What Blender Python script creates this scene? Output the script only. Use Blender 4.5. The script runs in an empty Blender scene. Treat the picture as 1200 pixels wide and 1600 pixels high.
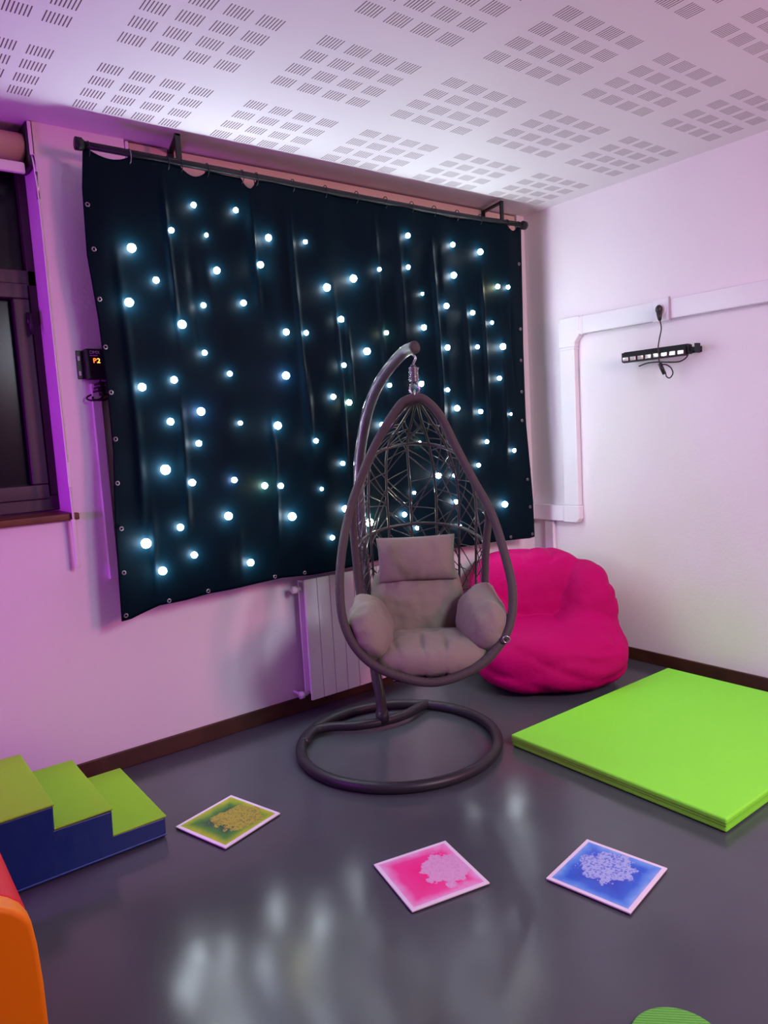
import bpy, bmesh, math, random
from mathutils import Vector, Matrix, noise
PI = math.pi
SC = bpy.context.scene
COL = SC.collection
random.seed(7)

# ------------------------------------------------------------------ camera
CAM = Vector((-3.78834, -3.41353, 1.5))
RX = Vector((0.792927, -0.606653, -0.056916))      # picture right, in world space
RU = Vector((0.110800, 0.051704, 0.992497))        # picture up
RB = Vector((-0.599158, -0.793284, 0.108215))      # out of the picture
cd = bpy.data.cameras.new('camera'); cam = bpy.data.objects.new('camera', cd); COL.objects.link(cam)
cam.matrix_world = Matrix(((RX.x, RU.x, RB.x, CAM.x), (RX.y, RU.y, RB.y, CAM.y), (RX.z, RU.z, RB.z, CAM.z), (0, 0, 0, 1)))
cd.sensor_fit = 'HORIZONTAL'; cd.sensor_width = 36.0; cd.lens = 1141 / 1200 * 36
cd.clip_start = .02
SC.camera = cam

# ------------------------------------------------------------------ world, lamps, exposure
w = bpy.data.worlds.new('night'); SC.world = w; w.use_nodes = True
w.node_tree.nodes['Background'].inputs[0].default_value = (.02, .03, .06, 1)
w.node_tree.nodes['Background'].inputs[1].default_value = .3
vs = SC.view_settings
SC.display_settings.display_device = 'sRGB'
vs.view_transform = 'Standard'; vs.look = 'None'; vs.gamma = 1; vs.use_curve_mapping = False
vs.exposure = 0.0
SC.cycles.use_denoising = True
SC.cycles.max_bounces = 7
SC.cycles.sample_clamp_indirect = 4
SC.cycles.caustics_reflective = False; SC.cycles.caustics_refractive = False

def area(name, loc, target, size, power, color, sy=None):
    l = bpy.data.lights.new(name, 'AREA'); l.energy = power; l.color = color; l.size = size
    if sy: l.shape = 'RECTANGLE'; l.size_y = sy
    o = bpy.data.objects.new(name, l); COL.objects.link(o); o.location = loc
    o.rotation_euler = (Vector(target) - Vector(loc)).to_track_quat('-Z', 'Y').to_euler()
    return o
LED_STRENGTH = 108.0
area('pink_room_lamp', (-1.0, -5.0, 2.2), (-2.0, 0, 1.2), .55, 62, (1.0, .22, .42))
area('violet_lamp', (-5.4, -.7, 1.35), (-2.9, .1, 1.5), .5, 42, (.55, .0, .95))
area('white_fill', (-1.9, -4.6, 2.6), (-.75, -1.3, .3), .7, 27, (.80, .89, 1.0)).data.spread = math.radians(95)  # added fill, no lamp of the room: brightens lime mat and right wall

# ------------------------------------------------------------------ materials
def mat(name, col, rough=.6, metal=0, spec=None, bump=None, var=None, coat=0, sheen=0, emit=None, trans=0):
    m = bpy.data.materials.new(name); m.use_nodes = True
    nt = m.node_tree; b = nt.nodes['Principled BSDF']
    b.inputs['Base Color'].default_value = (*col, 1); b.inputs['Roughness'].default_value = rough
    b.inputs['Metallic'].default_value = metal
    if spec is not None: b.inputs['Specular IOR Level'].default_value = spec
    b.inputs['Coat Weight'].default_value = coat
    if sheen: b.inputs['Sheen Weight'].default_value = sheen
    if trans: b.inputs['Transmission Weight'].default_value = trans
    if emit:
        b.inputs['Emission Color'].default_value = (*emit[0], 1); b.inputs['Emission Strength'].default_value = emit[1]
    tc = nt.nodes.new('ShaderNodeTexCoord')
    if var:      # (scale, amount)
        n = nt.nodes.new('ShaderNodeTexNoise'); n.inputs['Scale'].default_value = var[0]; n.inputs['Detail'].default_value = 4
        r = nt.nodes.new('ShaderNodeValToRGB')
        r.color_ramp.elements[0].position = .3; r.color_ramp.elements[1].position = .7
        r.color_ramp.elements[0].color = (*[c * (1 - var[1]) for c in col], 1)
        r.color_ramp.elements[1].color = (*[min(1, c * (1 + var[1])) for c in col], 1)
        nt.links.new(tc.outputs['Object'], n.inputs['Vector']); nt.links.new(n.outputs['Fac'], r.inputs['Fac'])
        nt.links.new(r.outputs['Color'], b.inputs['Base Color'])
    if bump:     # (scale, strength, distance)
        n2 = nt.nodes.new('ShaderNodeTexNoise'); n2.inputs['Scale'].default_value = bump[0]; n2.inputs['Detail'].default_value = 5
        bp = nt.nodes.new('ShaderNodeBump'); bp.inputs['Strength'].default_value = bump[1]; bp.inputs['Distance'].default_value = bump[2]
        nt.links.new(tc.outputs['Object'], n2.inputs['Vector']); nt.links.new(n2.outputs['Fac'], bp.inputs['Height'])
        nt.links.new(bp.outputs['Normal'], b.inputs['Normal'])
    return m

M = {}
M['wall'] = mat('wall_paint', (.80, .77, .78), .42, spec=.35, bump=(60, .25, .004))
M['pier'] = M['wall']
M['floor'] = mat('grey_vinyl', (.064, .074, .083), .185, spec=.5, bump=(3.5, .22, .01), var=(2.2, .10))
M['base'] = mat('brown_skirting', (.05, .018, .008), .5, var=(9, .3))
M['wood'] = mat('window_board', (.12, .036, .012), .45, var=(14, .3))
M['frame'] = mat('dark_window_frame', (.035, .022, .03), .45)
M['glass'] = mat('night_glass', (.004, .005, .008), .2, spec=.25)
M['blind'] = mat('beige_blind', (.62, .46, .36), .7, bump=(200, .1, .001))
M['white'] = mat('white_plastic', (.80, .80, .82), .22, spec=.5)
M['enamel'] = mat('white_enamel', (.78, .76, .78), .3, spec=.5)
M['black'] = mat('black_plastic', (.012, .012, .014), .4)
M['rail'] = mat('black_metal', (.008, .010, .012), .42, spec=.25)
M['cloth'] = mat('black_cloth', (.0003, .0060, .0110), .52, spec=.04, bump=(90, .15, .002))
M['grommet'] = mat('grommet_metal', (.20, .18, .20), .5, metal=.6)
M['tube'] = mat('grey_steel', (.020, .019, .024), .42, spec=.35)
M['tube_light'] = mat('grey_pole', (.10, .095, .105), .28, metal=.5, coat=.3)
M['wrap'] = mat('taupe_wrap', (.056, .044, .044), .65, spec=.3, bump=(120, .6, .004))
M['strand'] = mat('taupe_strand', (.034, .029, .032), .36, coat=.2)
M['cushion'] = mat('taupe_cushion', (.20, .165, .135), .8, sheen=.1, bump=(14, .35, .02))
M['chrome'] = mat('chrome', (.35, .35, .38), .25, metal=.9)
M['bag'] = mat('magenta_bag', (.43, .0, .11), .7, spec=.10, bump=(13, .5, .02))
M['mat'] = mat('lime_mat', (.25, .90, .045), .5, spec=.3, bump=(5, .1, .01))
M['tread'] = mat('lime_vinyl', (.25, .52, .012), .5, spec=.3, bump=(5, .1, .01))
M['blue'] = mat('blue_vinyl', (.003, .026, .17), .38, spec=.5, bump=(6, .3, .02))
M['red'] = mat('red_vinyl', (.72, .012, .03), .5, spec=.3, bump=(5, .1, .01))
M['orange'] = mat('orange_vinyl', (.95, .29, .002), .5, spec=.3, bump=(5, .1, .01))
M['lens'] = mat('led_lens', (.8, .75, .75), .12, metal=.6)
M['print'] = mat('white_print', (.7, .6, .72), .5)
M['digit'] = mat('red_digits', (.8, .1, .02), .5, emit=((1, .16, .02), 3.2))
M['digit2'] = mat('amber_digits', (.8, .3, .02), .5, emit=((1, .45, .05), 4.0))
for nm, c in (('cool', (.80, .92, 1.0)), ('warm', (.98, 1.0, .62)), ('blue_led', (.55, .66, 1.0))):
    M[nm] = mat('led_' + nm, (.8, .8, .8), .4, emit=(c, LED_STRENGTH))

def mth(nt, op, a, b=None):
    n = nt.nodes.new('ShaderNodeMath'); n.operation = op
    for i, v in enumerate((a, b)):
        if v is None: continue
        if isinstance(v, (int, float)): n.inputs[i].default_value = v
        else: nt.links.new(v, n.inputs[i])
    return n.outputs[0]

def ceiling_mat():
    m = mat('slotted_ceiling', (.80, .78, .80), .5, spec=.3)
    nt = m.node_tree; b = nt.nodes['Principled BSDF']
    tc = nt.nodes.new('ShaderNodeTexCoord'); s = nt.nodes.new('ShaderNodeSeparateXYZ')
    nt.links.new(tc.outputs['Object'], s.inputs[0])
    gx = mth(nt, 'FLOORED_MODULO', mth(nt, 'ADD', s.outputs[0], 2.839), .594)
    gy = mth(nt, 'FLOORED_MODULO', mth(nt, 'ADD', s.outputs[1], .628), .5695)
    def inside(v, w_): return mth(nt, 'LESS_THAN', v, w_)
    bx = mth(nt, 'FLOORED_MODULO', gx, .118); by = mth(nt, 'FLOORED_MODULO', gy, .111)
    sx = mth(nt, 'FLOORED_MODULO', bx, .0125)
    k = mth(nt, 'MULTIPLY', inside(gx, .472), inside(gy, .444))
    k = mth(nt, 'MULTIPLY', k, inside(bx, .0805)); k = mth(nt, 'MULTIPLY', k, inside(by, .070))
    k = mth(nt, 'MULTIPLY', k, inside(sx, .0044)); k = mth(nt, 'MULTIPLY', k, inside(s.outputs[1], -.2))
    mx = nt.nodes.new('ShaderNodeMix'); mx.data_type = 'RGBA'
    mx.inputs[6].default_value = (.80, .78, .80, 1); mx.inputs[7].default_value = (.13, .07, .09, 1)
    nt.links.new(k, mx.inputs[0]); nt.links.new(mx.outputs[2], b.inputs['Base Color'])
    return m
M['ceiling'] = ceiling_mat()

def tile_mat(name, stops, blob, blob_center, blob_size, seed, speck):
    """liquid floor tile: white rim, coloured liquid, pale bubble"""
    m = mat(name, (.8, .8, .8), .18, spec=.5); nt = m.node_tree; b = nt.nodes['Principled BSDF']
    tc = nt.nodes.new('ShaderNodeTexCoord'); s = nt.nodes.new('ShaderNodeSeparateXYZ'); nt.links.new(tc.outputs['Object'], s.inputs[0])
    n = nt.nodes.new('ShaderNodeTexNoise'); n.inputs['Scale'].default_value = 16; n.inputs['Detail'].default_value = 3
    mp = nt.nodes.new('ShaderNodeMapping'); mp.inputs['Location'].default_value = (seed, seed * 2, 0)
    nt.links.new(tc.outputs['Object'], mp.inputs[0]); nt.links.new(mp.outputs[0], n.inputs['Vector'])
    ax = mth(nt, 'ABSOLUTE', s.outputs[0]); ay = mth(nt, 'ABSOLUTE', s.outputs[1])
    e = mth(nt, 'SUBTRACT', .145, mth(nt, 'MAXIMUM', ax, ay))
    e = mth(nt, 'ADD', e, mth(nt, 'MULTIPLY', mth(nt, 'SUBTRACT', n.outputs['Fac'], .5), .05))
    r = nt.nodes.new('ShaderNodeValToRGB'); cr = r.color_ramp
    while len(cr.elements) < len(stops): cr.elements.new(.5)
    for el, (p, c) in zip(cr.elements, stops): el.position = p; el.color = (*c, 1)
    nt.links.new(mth(nt, 'MULTIPLY', e, 7.0), r.inputs[0])
    dx = mth(nt, 'SUBTRACT', s.outputs[0], blob_center[0]); dy = mth(nt, 'SUBTRACT', s.outputs[1], blob_center[1])
    dd = mth(nt, 'SQRT', mth(nt, 'ADD', mth(nt, 'MULTIPLY', dx, dx), mth(nt, 'MULTIPLY', dy, dy)))
    n3 = nt.nodes.new('ShaderNodeTexNoise'); n3.inputs['Scale'].default_value = 22; n3.inputs['Detail'].default_value = 7; n3.inputs['Roughness'].default_value = .65
    nt.links.new(mp.outputs[0], n3.inputs['Vector'])
    dd = mth(nt, 'ADD', dd, mth(nt, 'MULTIPLY', mth(nt, 'SUBTRACT', n3.outputs['Fac'], .5), .16))
    ins = mth(nt, 'LESS_THAN', dd, blob_size)
    n4 = nt.nodes.new('ShaderNodeTexNoise'); n4.inputs['Scale'].default_value = 130; n4.inputs['Detail'].default_value = 3
    nt.links.new(mp.outputs[0], n4.inputs['Vector'])
    sp = nt.nodes.new('ShaderNodeValToRGB'); sp.color_ramp.elements[0].position = .38; sp.color_ramp.elements[1].position = .5
    sp.color_ramp.elements[0].color = (*speck, 1); sp.color_ramp.elements[1].color = (*blob, 1)
    nt.links.new(n4.outputs['Fac'], sp.inputs[0])
    mx = nt.nodes.new('ShaderNodeMix'); mx.data_type = 'RGBA'
    nt.links.new(ins, mx.inputs[0]); nt.links.new(r.outputs[0], mx.inputs[6]); nt.links.new(sp.outputs[0], mx.inputs[7])
    rim = mth(nt, 'GREATER_THAN', mth(nt, 'MAXIMUM', ax, ay), .131)
    m2 = nt.nodes.new('ShaderNodeMix'); m2.data_type = 'RGBA'; m2.inputs[7].default_value = (.78, .72, .80, 1)
    nt.links.new(rim, m2.inputs[0]); nt.links.new(mx.outputs[2], m2.inputs[6])
    nt.links.new(m2.outputs[2], b.inputs['Base Color'])
    return m

def disc_mat():
    m = mat('green_ribbed_rubber', (.14, .62, .05), .5)
    nt = m.node_tree; b = nt.nodes['Principled BSDF']
    tc = nt.nodes.new('ShaderNodeTexCoord'); w_ = nt.nodes.new('ShaderNodeTexWave'); w_.inputs['Scale'].default_value = 55
    w_.wave_type = 'BANDS'; w_.bands_direction = 'DIAGONAL'
    r = nt.nodes.new('ShaderNodeValToRGB'); r.color_ramp.elements[0].color = (.08, .42, .03, 1); r.color_ramp.elements[1].color = (.16, .62, .08, 1)
    nt.links.new(tc.outputs['Object'], w_.inputs[0]); nt.links.new(w_.outputs['Fac'], r.inputs[0]); nt.links.new(r.outputs[0], b.inputs['Base Color'])
    bp = nt.nodes.new('ShaderNodeBump'); bp.inputs['Strength'].default_value = .6; bp.inputs['Distance'].default_value = .002
    nt.links.new(w_.outputs['Fac'], bp.inputs['Height']); nt.links.new(bp.outputs['Normal'], b.inputs['Normal'])
    return m
M['disc'] = disc_mat()

# ------------------------------------------------------------------ mesh helpers
class MB:
    def __init__(s): s.v = []; s.f = []
    def add(s, vs_, fs):
        o = len(s.v); s.v += [tuple(p) for p in vs_]; s.f += [tuple(i + o for i in f) for f in fs]; return s
    def box(s, a, b):
        (x0, y0, z0), (x1, y1, z1) = a, b
        x0, x1 = sorted((x0, x1)); y0, y1 = sorted((y0, y1)); z0, z1 = sorted((z0, z1))
        return s.add([(x0, y0, z0), (x1, y0, z0), (x1, y1, z0), (x0, y1, z0), (x0, y0, z1), (x1, y0, z1), (x1, y1, z1), (x0, y1, z1)],
                     [(0, 3, 2, 1), (4, 5, 6, 7), (0, 1, 5, 4), (1, 2, 6, 5), (2, 3, 7, 6), (3, 0, 4, 7)])
    def prism(s, prof, y0, y1, axis='y'):
        n = len(prof)
        if axis == 'y': vs_ = [(x, y0, z) for x, z in prof] + [(x, y1, z) for x, z in prof]
        elif axis == 'x': vs_ = [(y0, x, z) for x, z in prof] + [(y1, x, z) for x, z in prof]
        else: vs_ = [(x, z, y0) for x, z in prof] + [(x, z, y1) for x, z in prof]
        return s.add(vs_, [tuple(range(n))[::-1], tuple(range(n, 2 * n))] + [(i, (i + 1) % n, n + (i + 1) % n, n + i) for i in range(n)])
    def tube(s, pts, r, n=10, closed=False, caps=True):
        pts = [Vector(p) for p in pts]; m = len(pts); vs_ = []; fs = []
        if isinstance(r, (int, float)): r = [r] * m
        def tan(i):
            if closed: return (pts[(i + 1) % m] - pts[i - 1]).normalized()
            return (pts[min(m - 1, i + 1)] - pts[max(0, i - 1)]).normalized()
        t = tan(0); up = Vector((0, 0, 1)) if abs(t.z) < .9 else Vector((1, 0, 0))
        nrm = (up - t * up.dot(t)).normalized()
        for i in range(m):
            t = tan(i); nrm = (nrm - t * nrm.dot(t)).normalized(); bn = t.cross(nrm)
            for k in range(n):
                a = 2 * PI * k / n; vs_.append(pts[i] + (nrm * math.cos(a) + bn * math.sin(a)) * r[i])
        for i in range(m if closed else m - 1):
            j = (i + 1) % m
            for k in range(n): fs.append((i * n + k, i * n + (k + 1) % n, j * n + (k + 1) % n, j * n + k))
        if caps and not closed: fs += [tuple(range(n))[::-1], tuple(range((m - 1) * n, m * n))]
        return s.add(vs_, fs)
    def sphere(s, c, rad, nu=16, nv=10, half=None):
        c = Vector(c); vs_ = []; fs = []
        if isinstance(rad, (int, float)): rad = (rad,) * 3
        for j in range(nv + 1):
            ph = PI * j / nv
            for i in range(nu):
                th = 2 * PI * i / nu
                vs_.append((c.x + rad[0] * math.sin(ph) * math.cos(th), c.y + rad[1] * math.sin(ph) * math.sin(th), c.z + rad[2] * math.cos(ph)))
        for j in range(nv):
            for i in range(nu): fs.append((j * nu + i, (j + 1) * nu + i, (j + 1) * nu + (i + 1) % nu, j * nu + (i + 1) % nu))
        return s.add(vs_, fs)
    def grid(s, fn, nu, nv, closed_u=False):
        vs_ = [fn(i / nu, j / nv) for j in range(nv + 1) for i in range(nu + (0 if closed_u else 1))]
        q = nu if closed_u else nu + 1; fs = []
        for j in range(nv):
            for i in range(nu):
                a = j * q + i; b = j * q + (i + 1) % q
                fs.append((a, b, b + q, a + q))
        return s.add(vs_, fs)
    def build(s, name, material, parent=None, smooth=False, bevel=0, seg=3, sub=0, merge=0, loc=None):
        me = bpy.data.meshes.new(name); me.from_pydata([tuple(p) for p in s.v], [], s.f)
        bm = bmesh.new(); bm.from_mesh(me)
        if merge: bmesh.ops.remove_doubles(bm, verts=bm.verts, dist=merge)
        bmesh.ops.recalc_face_normals(bm, faces=bm.faces)
        for f in bm.faces: f.smooth = bool(smooth or bevel)
        bm.to_mesh(me); bm.free()
        me.materials.append(material)
        o = bpy.data.objects.new(name, me); COL.objects.link(o)
        if loc is not None:
            l = Vector(loc); me.transform(Matrix.Translation(-l)); o.location = l
        if parent is not None:
            o.parent = parent
            o.matrix_parent_inverse = ploc(parent).inverted()
        if bevel:
            b = o.modifiers.new('bevel', 'BEVEL'); b.width = bevel; b.segments = seg; b.limit_method = 'ANGLE'; b.angle_limit = math.radians(35)
            wn = o.modifiers.new('wn', 'WEIGHTED_NORMAL'); wn.keep_sharp = False
        if sub:
            d = o.modifiers.new('sub', 'SUBSURF'); d.levels = sub; d.render_levels = sub
        return o
def ploc(o):
    m = Matrix.LocRotScale(o.location, o.rotation_euler, o.scale)
    return m if o.parent is None else ploc(o.parent) @ o.matrix_parent_inverse @ m

def tag(o, label, cat, group=None):
    o['label'] = label; o['category'] = cat
    if group: o['group'] = group
    return o
def thing(name, label, cat, loc, group=None):
    o = bpy.data.objects.new(name, None); COL.objects.link(o); o.location = loc; o.empty_display_size = .1
    return tag(o, label, cat, group)
def struct(o): o['kind'] = 'structure'; return o

def spline(pts, n=8, closed=False):
    P = [Vector(p) for p in pts]; m = len(P); out = []
    rng = range(m if closed else m - 1)
    for i in rng:
        p0 = P[(i - 1) % m] if closed or i > 0 else P[0]; p1 = P[i]; p2 = P[(i + 1) % m]; p3 = P[(i + 2) % m] if closed or i + 2 < m else P[-1]
        for k in range(n):
            t = k / n
            out.append(.5 * ((2 * p1) + (p2 - p0) * t + (2 * p0 - 5 * p1 + 4 * p2 - p3) * t * t + (3 * p1 - p0 - 3 * p2 + p3) * t ** 3))
    if not closed: out.append(P[-1])
    return out

# ------------------------------------------------------------------ room shell
XW = .1; ZC = 2.88; XL = -6.2; YB = -6.2
WX0, WX1, WZ0 = -5.0, -2.945, 1.20          # first window opening
RX0, RX1, RZ0 = -2.56, .03, .92             # recess behind the curtain
struct(MB().box((XL - .2, YB - .2, -.2), (XW + .2, .4, 0)).build('floor', M['floor']))
struct(MB().box((XL - .2, YB - .2, ZC), (XW + .2, .45, ZC + .15)).build('ceiling', M['ceiling']))
struct(MB().box((XW, YB, 0), (XW + .2, .4, ZC)).build('wall_right', M['wall']))
struct(MB().box((XL - .2, YB, 0), (XL, .4, ZC)).build('wall_left', M['wall']))
struct(MB().box((XL - .2, YB - .2, 0), (XW + .2, YB, ZC)).build('wall_back', M['wall']))
wb = MB()
wb.box((XL, 0, 0), (WX0, .3, ZC)); wb.box((WX0, 0, 0), (WX1, .3, WZ0)); wb.box((WX1, 0, 0), (RX0, .3, ZC))
wb.box((RX0, 0, 0), (RX1, .3, RZ0)); wb.box((RX1, 0, 0), (XW, .3, ZC)); wb.box((XL, .3, 0), (XW, .4, ZC))
struct(wb.build('wall_front', M['wall']))
struct(MB().box((XL, -.014, 0), (XW, 0, .085)).build('baseboard_front', M['base'], bevel=.004, seg=2))
struct(MB().box((XW - .014, YB, 0), (XW, -.014, .075)).build('baseboard_right', M['base'], bevel=.004, seg=2))

# window 1 (dark, night outside)
win = bpy.data.objects.new('window_1', None); COL.objects.link(win); win.location = (-3.9, .2, WZ0); struct(win)
FY0, FY1 = .2, .27
f = MB(); f.box((WX0, FY0, WZ0 + .03), (WX1, FY1, 1.30)); f.box((WX1 - .035, FY0, 1.30), (WX1, FY1, ZC)); f.box((WX0, FY0, 2.24), (WX1, FY1, 2.31))
f.box((WX0, FY0, 1.30), (WX0 + .06, FY1, ZC)); f.box((WX0, FY0, 2.82), (WX1, FY1, ZC)); f.box((-4.0, FY0, 1.30), (-3.93, FY1, ZC))
f.build('window_frame', M['frame'], win, bevel=.004, seg=2)
def ring_xz(mb, x0, x1, z0, z1, t, y0, y1):
    mb.box((x0, y0, z0), (x1, y1, z0 + t)); mb.box((x0, y0, z1 - t), (x1, y1, z1)); mb.box((x0, y0, z0 + t), (x0 + t, y1, z1 - t)); mb.box((x1 - t, y0, z0 + t), (x1, y1, z1 - t))
s_ = MB(); ring_xz(s_, -3.92, WX1 - .04, 1.285, 2.25, .068, .185, .235); s_.build('window_sash', M['frame'], win, bevel=.006, seg=2)
MB().box((-4.94, .245, 1.3), (WX1 - .03, .252, 2.82)).build('window_glass', M['glass'], win)
h = MB().box((-3.005, .165, 2.06), (-2.99, .185, 2.12)); h.tube([(-2.997, .178, 2.11), (-2.997, .15, 2.11), (-2.997, .15, 2.02)], .008); h.build('window_handle', M['black'], win, smooth=True)
s_ = MB().box((WX0 - .03, -.035, 1.195), (WX1 - .002, .2, 1.225)); s_.box((WX1 - .003, -.035, 1.195), (WX1 + .022, -.001, 1.225))
o = s_.build('window_sill', M['wood'], win, bevel=.004, seg=2)
# window 2, all but its top hidden by the curtain
win2 = bpy.data.objects.new('window_2', None); COL.objects.link(win2); win2.location = (-1.3, .24, RZ0); struct(win2)
f = MB(); ring_xz(f, RX0, RX1, RZ0, ZC, .07, .22, .28); f.box((-1.3, .22, RZ0 + .07), (-1.23, .28, ZC - .07)); f.build('window_frame', M['frame'], win2, bevel=.004, seg=2)
MB().box((RX0 + .06, .25, RZ0 + .06), (RX1 - .06, .256, ZC - .06)).build('window_glass', M['glass'], win2)
MB().box((RX0, -.02, RZ0 - .0), (RX1, .22, RZ0 + .03)).build('window_sill', M['wood'], win2, bevel=.004, seg=2)

# ------------------------------------------------------------------ roller blinds
bl = thing('roller_blind', 'beige roller blind rolled up at the top of the dark window', 'blind', (-3.9, .08, 2.8))
MB().tube([(-4.95, .075, 2.79), (-2.975, .075, 2.79)], .058, 20).build('roll', M['blind'], bl, smooth=True)
MB().box((-4.95, .008, 2.665), (-2.985, .03, 2.712)).build('bottom_bar', M['enamel'], bl, bevel=.008)
MB().box((-2.972, .0, 2.70), (-2.952, .14, 2.875)).build('end_bracket', M['black'], bl, bevel=.002)
MB().box((-2.965, -.012, 2.74), (-2.951, -.002, 2.875)).build('side_clip', M['enamel'], bl, bevel=.002)
ch = MB(); ch.tube(spline([(-2.951, .0, 2.75), (-2.951, -.04, 2.70), (-2.954, -.05, 2.5), (-2.953, -.05, 2.0), (-2.95, -.05, 1.38), (-2.951, -.05, 1.24), (-2.953, -.05, 1.15)], 6), .0035, 8)
ch.tube(spline([(-2.957, .0, 2.74), (-2.962, -.04, 2.68), (-2.960, -.055, 2.5), (-2.960, -.055, 2.0), (-2.957, -.055, 1.38), (-2.955, -.055, 1.15)], 6), .0035, 8)
ch.build('pull_chain', M['white'], bl, smooth=True)
MB().tube([(-2.956, -.0425, 2.66), (-2.957, -.046, 2.55)], .008, 8).build('chain_connector', M['chrome'], bl, smooth=True)
MB().box((-2.962, -.060, 1.34), (-2.946, -.046, 1.45)).build('chain_guide', M['white'], bl, bevel=.003)
MB().box((-2.965, -.064, .985), (-2.947, -.044, 1.20)).build('chain_weight', M['enamel'], bl, bevel=.003)

bl = thing('roller_blind', 'pale pinkish blind box seen above the star curtain rail', 'blind', (-1.25, .06, 2.79))
MB().box((RX0 + .02, .002, 2.70), (RX1 - .015, .10, 2.872)).build('valance', M['blind'], bl, bevel=.006, seg=3)
MB().box((RX0 + .004, -.006, 2.70), (RX0 + .018, .13, 2.872)).build('end_bracket', M['enamel'], bl, bevel=.002)
MB().tube(spline([(RX1 + .0, -.006, 2.83), (RX1 + .002, -.012, 2.5), (RX1 + .004, -.014, 1.6), (RX1 + .01, -.014, 1.10)], 6), .003, 8).build('pull_chain', M['grommet'], bl, smooth=True)
MB().box((RX1 - .015, -.03, 1.16), (RX1 + .02, -.002, 1.20)).build('chain_guide', M['grommet'], bl, bevel=.002)
MB().box((RX1 - .005, -.03, 1.085), (RX1 + .02, -.002, 1.13)).build('chain_weight', M['grommet'], bl, bevel=.002)

# ------------------------------------------------------------------ star curtain
TOP = [(-2.783, 2.733), (-2.613, 2.733), (-2.446, 2.733), (-2.385, 2.732), (-2.26, 2.732), (-2.085, 2.730), (-2.01, 2.730), (-1.811, 2.728), (-1.62, 2.727), (-1.425, 2.725), (-1.234, 2.722), (-1.05, 2.720), (-.884, 2.719), (-.705, 2.722), (-.517, 2.726), (-.285, 2.730), (-.18, 2.734)]
SAG = {0: .026, 1: .003, 2: .003, 3: .034, 4: .003, 5: .045, 15: .03}
EL = [(2.72, -2.804), (2.554, -2.822), (2.3, -2.829), (2.04, -2.808), (1.77, -2.800), (1.5, -2.800), (1.225, -2.821), (1.0, -2.829), (.747, -2.836)]
ER = [(2.72, -.144), (2.358, -.157), (1.918, -.168), (1.553, -.175), (1.263, -.154), (1.01, -.136), (.763, -.13)]
BOT = [(-2.836, .742), (-2.79, .745), (-2.659, .780), (-2.53, .782), (-2.411, .792), (-2.2, .796), (-2.03, .802), (-1.86, .786), (-1.682, .788), (-1.4, .80), (-1.195, .803), (-.95, .79), (-.687, .78), (-.4, .772), (-.18, .756), (-.13, .76)]
def lerp_tab(tab, x):
    if (x - tab[0][0]) * (tab[-1][0] - tab[0][0]) <= 0: return tab[0][1]
    for (a, va), (b, vb) in zip(tab, tab[1:]):
        if min(a, b) <= x <= max(a, b): return va + (vb - va) * (x - a) / (b - a)
    return tab[-1][1]
FOLDS = [(-2.47, .012, .016, 2.7, 1.9), (-2.37, .022, -.008, 2.5, 1.8), (-2.29, .03, .010, 2.5, 2.0), (-2.04, .02, .022, 2.75, 2.05), (-1.98, .035, -.012, 2.75, 1.9), (-1.83, .014, .012, 2.7, 1.4),
         (-2.70, .02, .010, 2.4, 1.0), (-2.66, .015, .012, 1.3, .8), (-2.50, .02, .014, 1.8, 1.0), (-2.03, .014, .014, 1.7, .95), (-2.24, .02, .012, 1.1, .78), (-1.81, .016, .014, 1.9, 1.3), (-1.60, .012, .012, 2.3, 1.2), (-1.53, .012, .014, 2.2, 1.6),
         (-1.30, .015, .010, 2.7, 1.6), (-1.15, .02, .008, 2.7, 1.9), (-.90, .012, .016, 2.6, 1.5), (-.86, .02, -.008, 2.6, 1.2), (-.66, .02, .012, 2.4, 1.5), (-.52, .014, .012, 2.5, 1.3), (-.38, .02, .010, 2.3, 1.2), (-.28, .014, -.01, 2.3, 1.7)]
def curtain_y(x, z):
    y = -.2 + .006 * math.sin(x * 9 + z * .8) + .004 * math.sin(x * 23 + 1.3 * math.sin(z * 2)) + .004 * noise.noise(Vector((x * 3, z * 2, 0)))
    for fx, wd, a, z1, z0 in FOLDS:
        k = max(0, min(1, (z1 - z) / .25)) * max(0, min(1, (z - z0) / .25))
        if k: y -= a * k * math.exp(-((x - fx + .012 * math.sin(z * 3)) / wd) ** 2)
    return y - .012 * max(0, (1.0 - z)) * math.sin(x * 11)
cur = thing('star_curtain', 'black star cloth curtain full of white lights hung over the window', 'curtain', (-1.48, -.2, .78))
def top_z(x):
    for i in range(len(TOP) - 1):
        a, b = TOP[i], TOP[i + 1]
        if a[0] <= x <= b[0]:
            t = (x - a[0]) / (b[0] - a[0]); return a[1] + (b[1] - a[1]) * t - SAG.get(i, .002) * max(0, math.sin(PI * t)) ** .8
    return 2.733
def cfn(u, v):
    z0 = .78 + (2.71 - .78) * v; xl = lerp_tab(EL, z0); xr = lerp_tab(ER, z0); x = xl + (xr - xl) * u
    zt, zb = top_z(x), lerp_tab(BOT, x); z = zb + (zt - zb) * v
    return (x, curtain_y(x, z), z)
cl = MB().grid(cfn, 420, 150).build('cloth', M['cloth'], cur, smooth=True)
sol = cl.modifiers.new('thick', 'SOLIDIFY'); sol.thickness = .003
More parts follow.
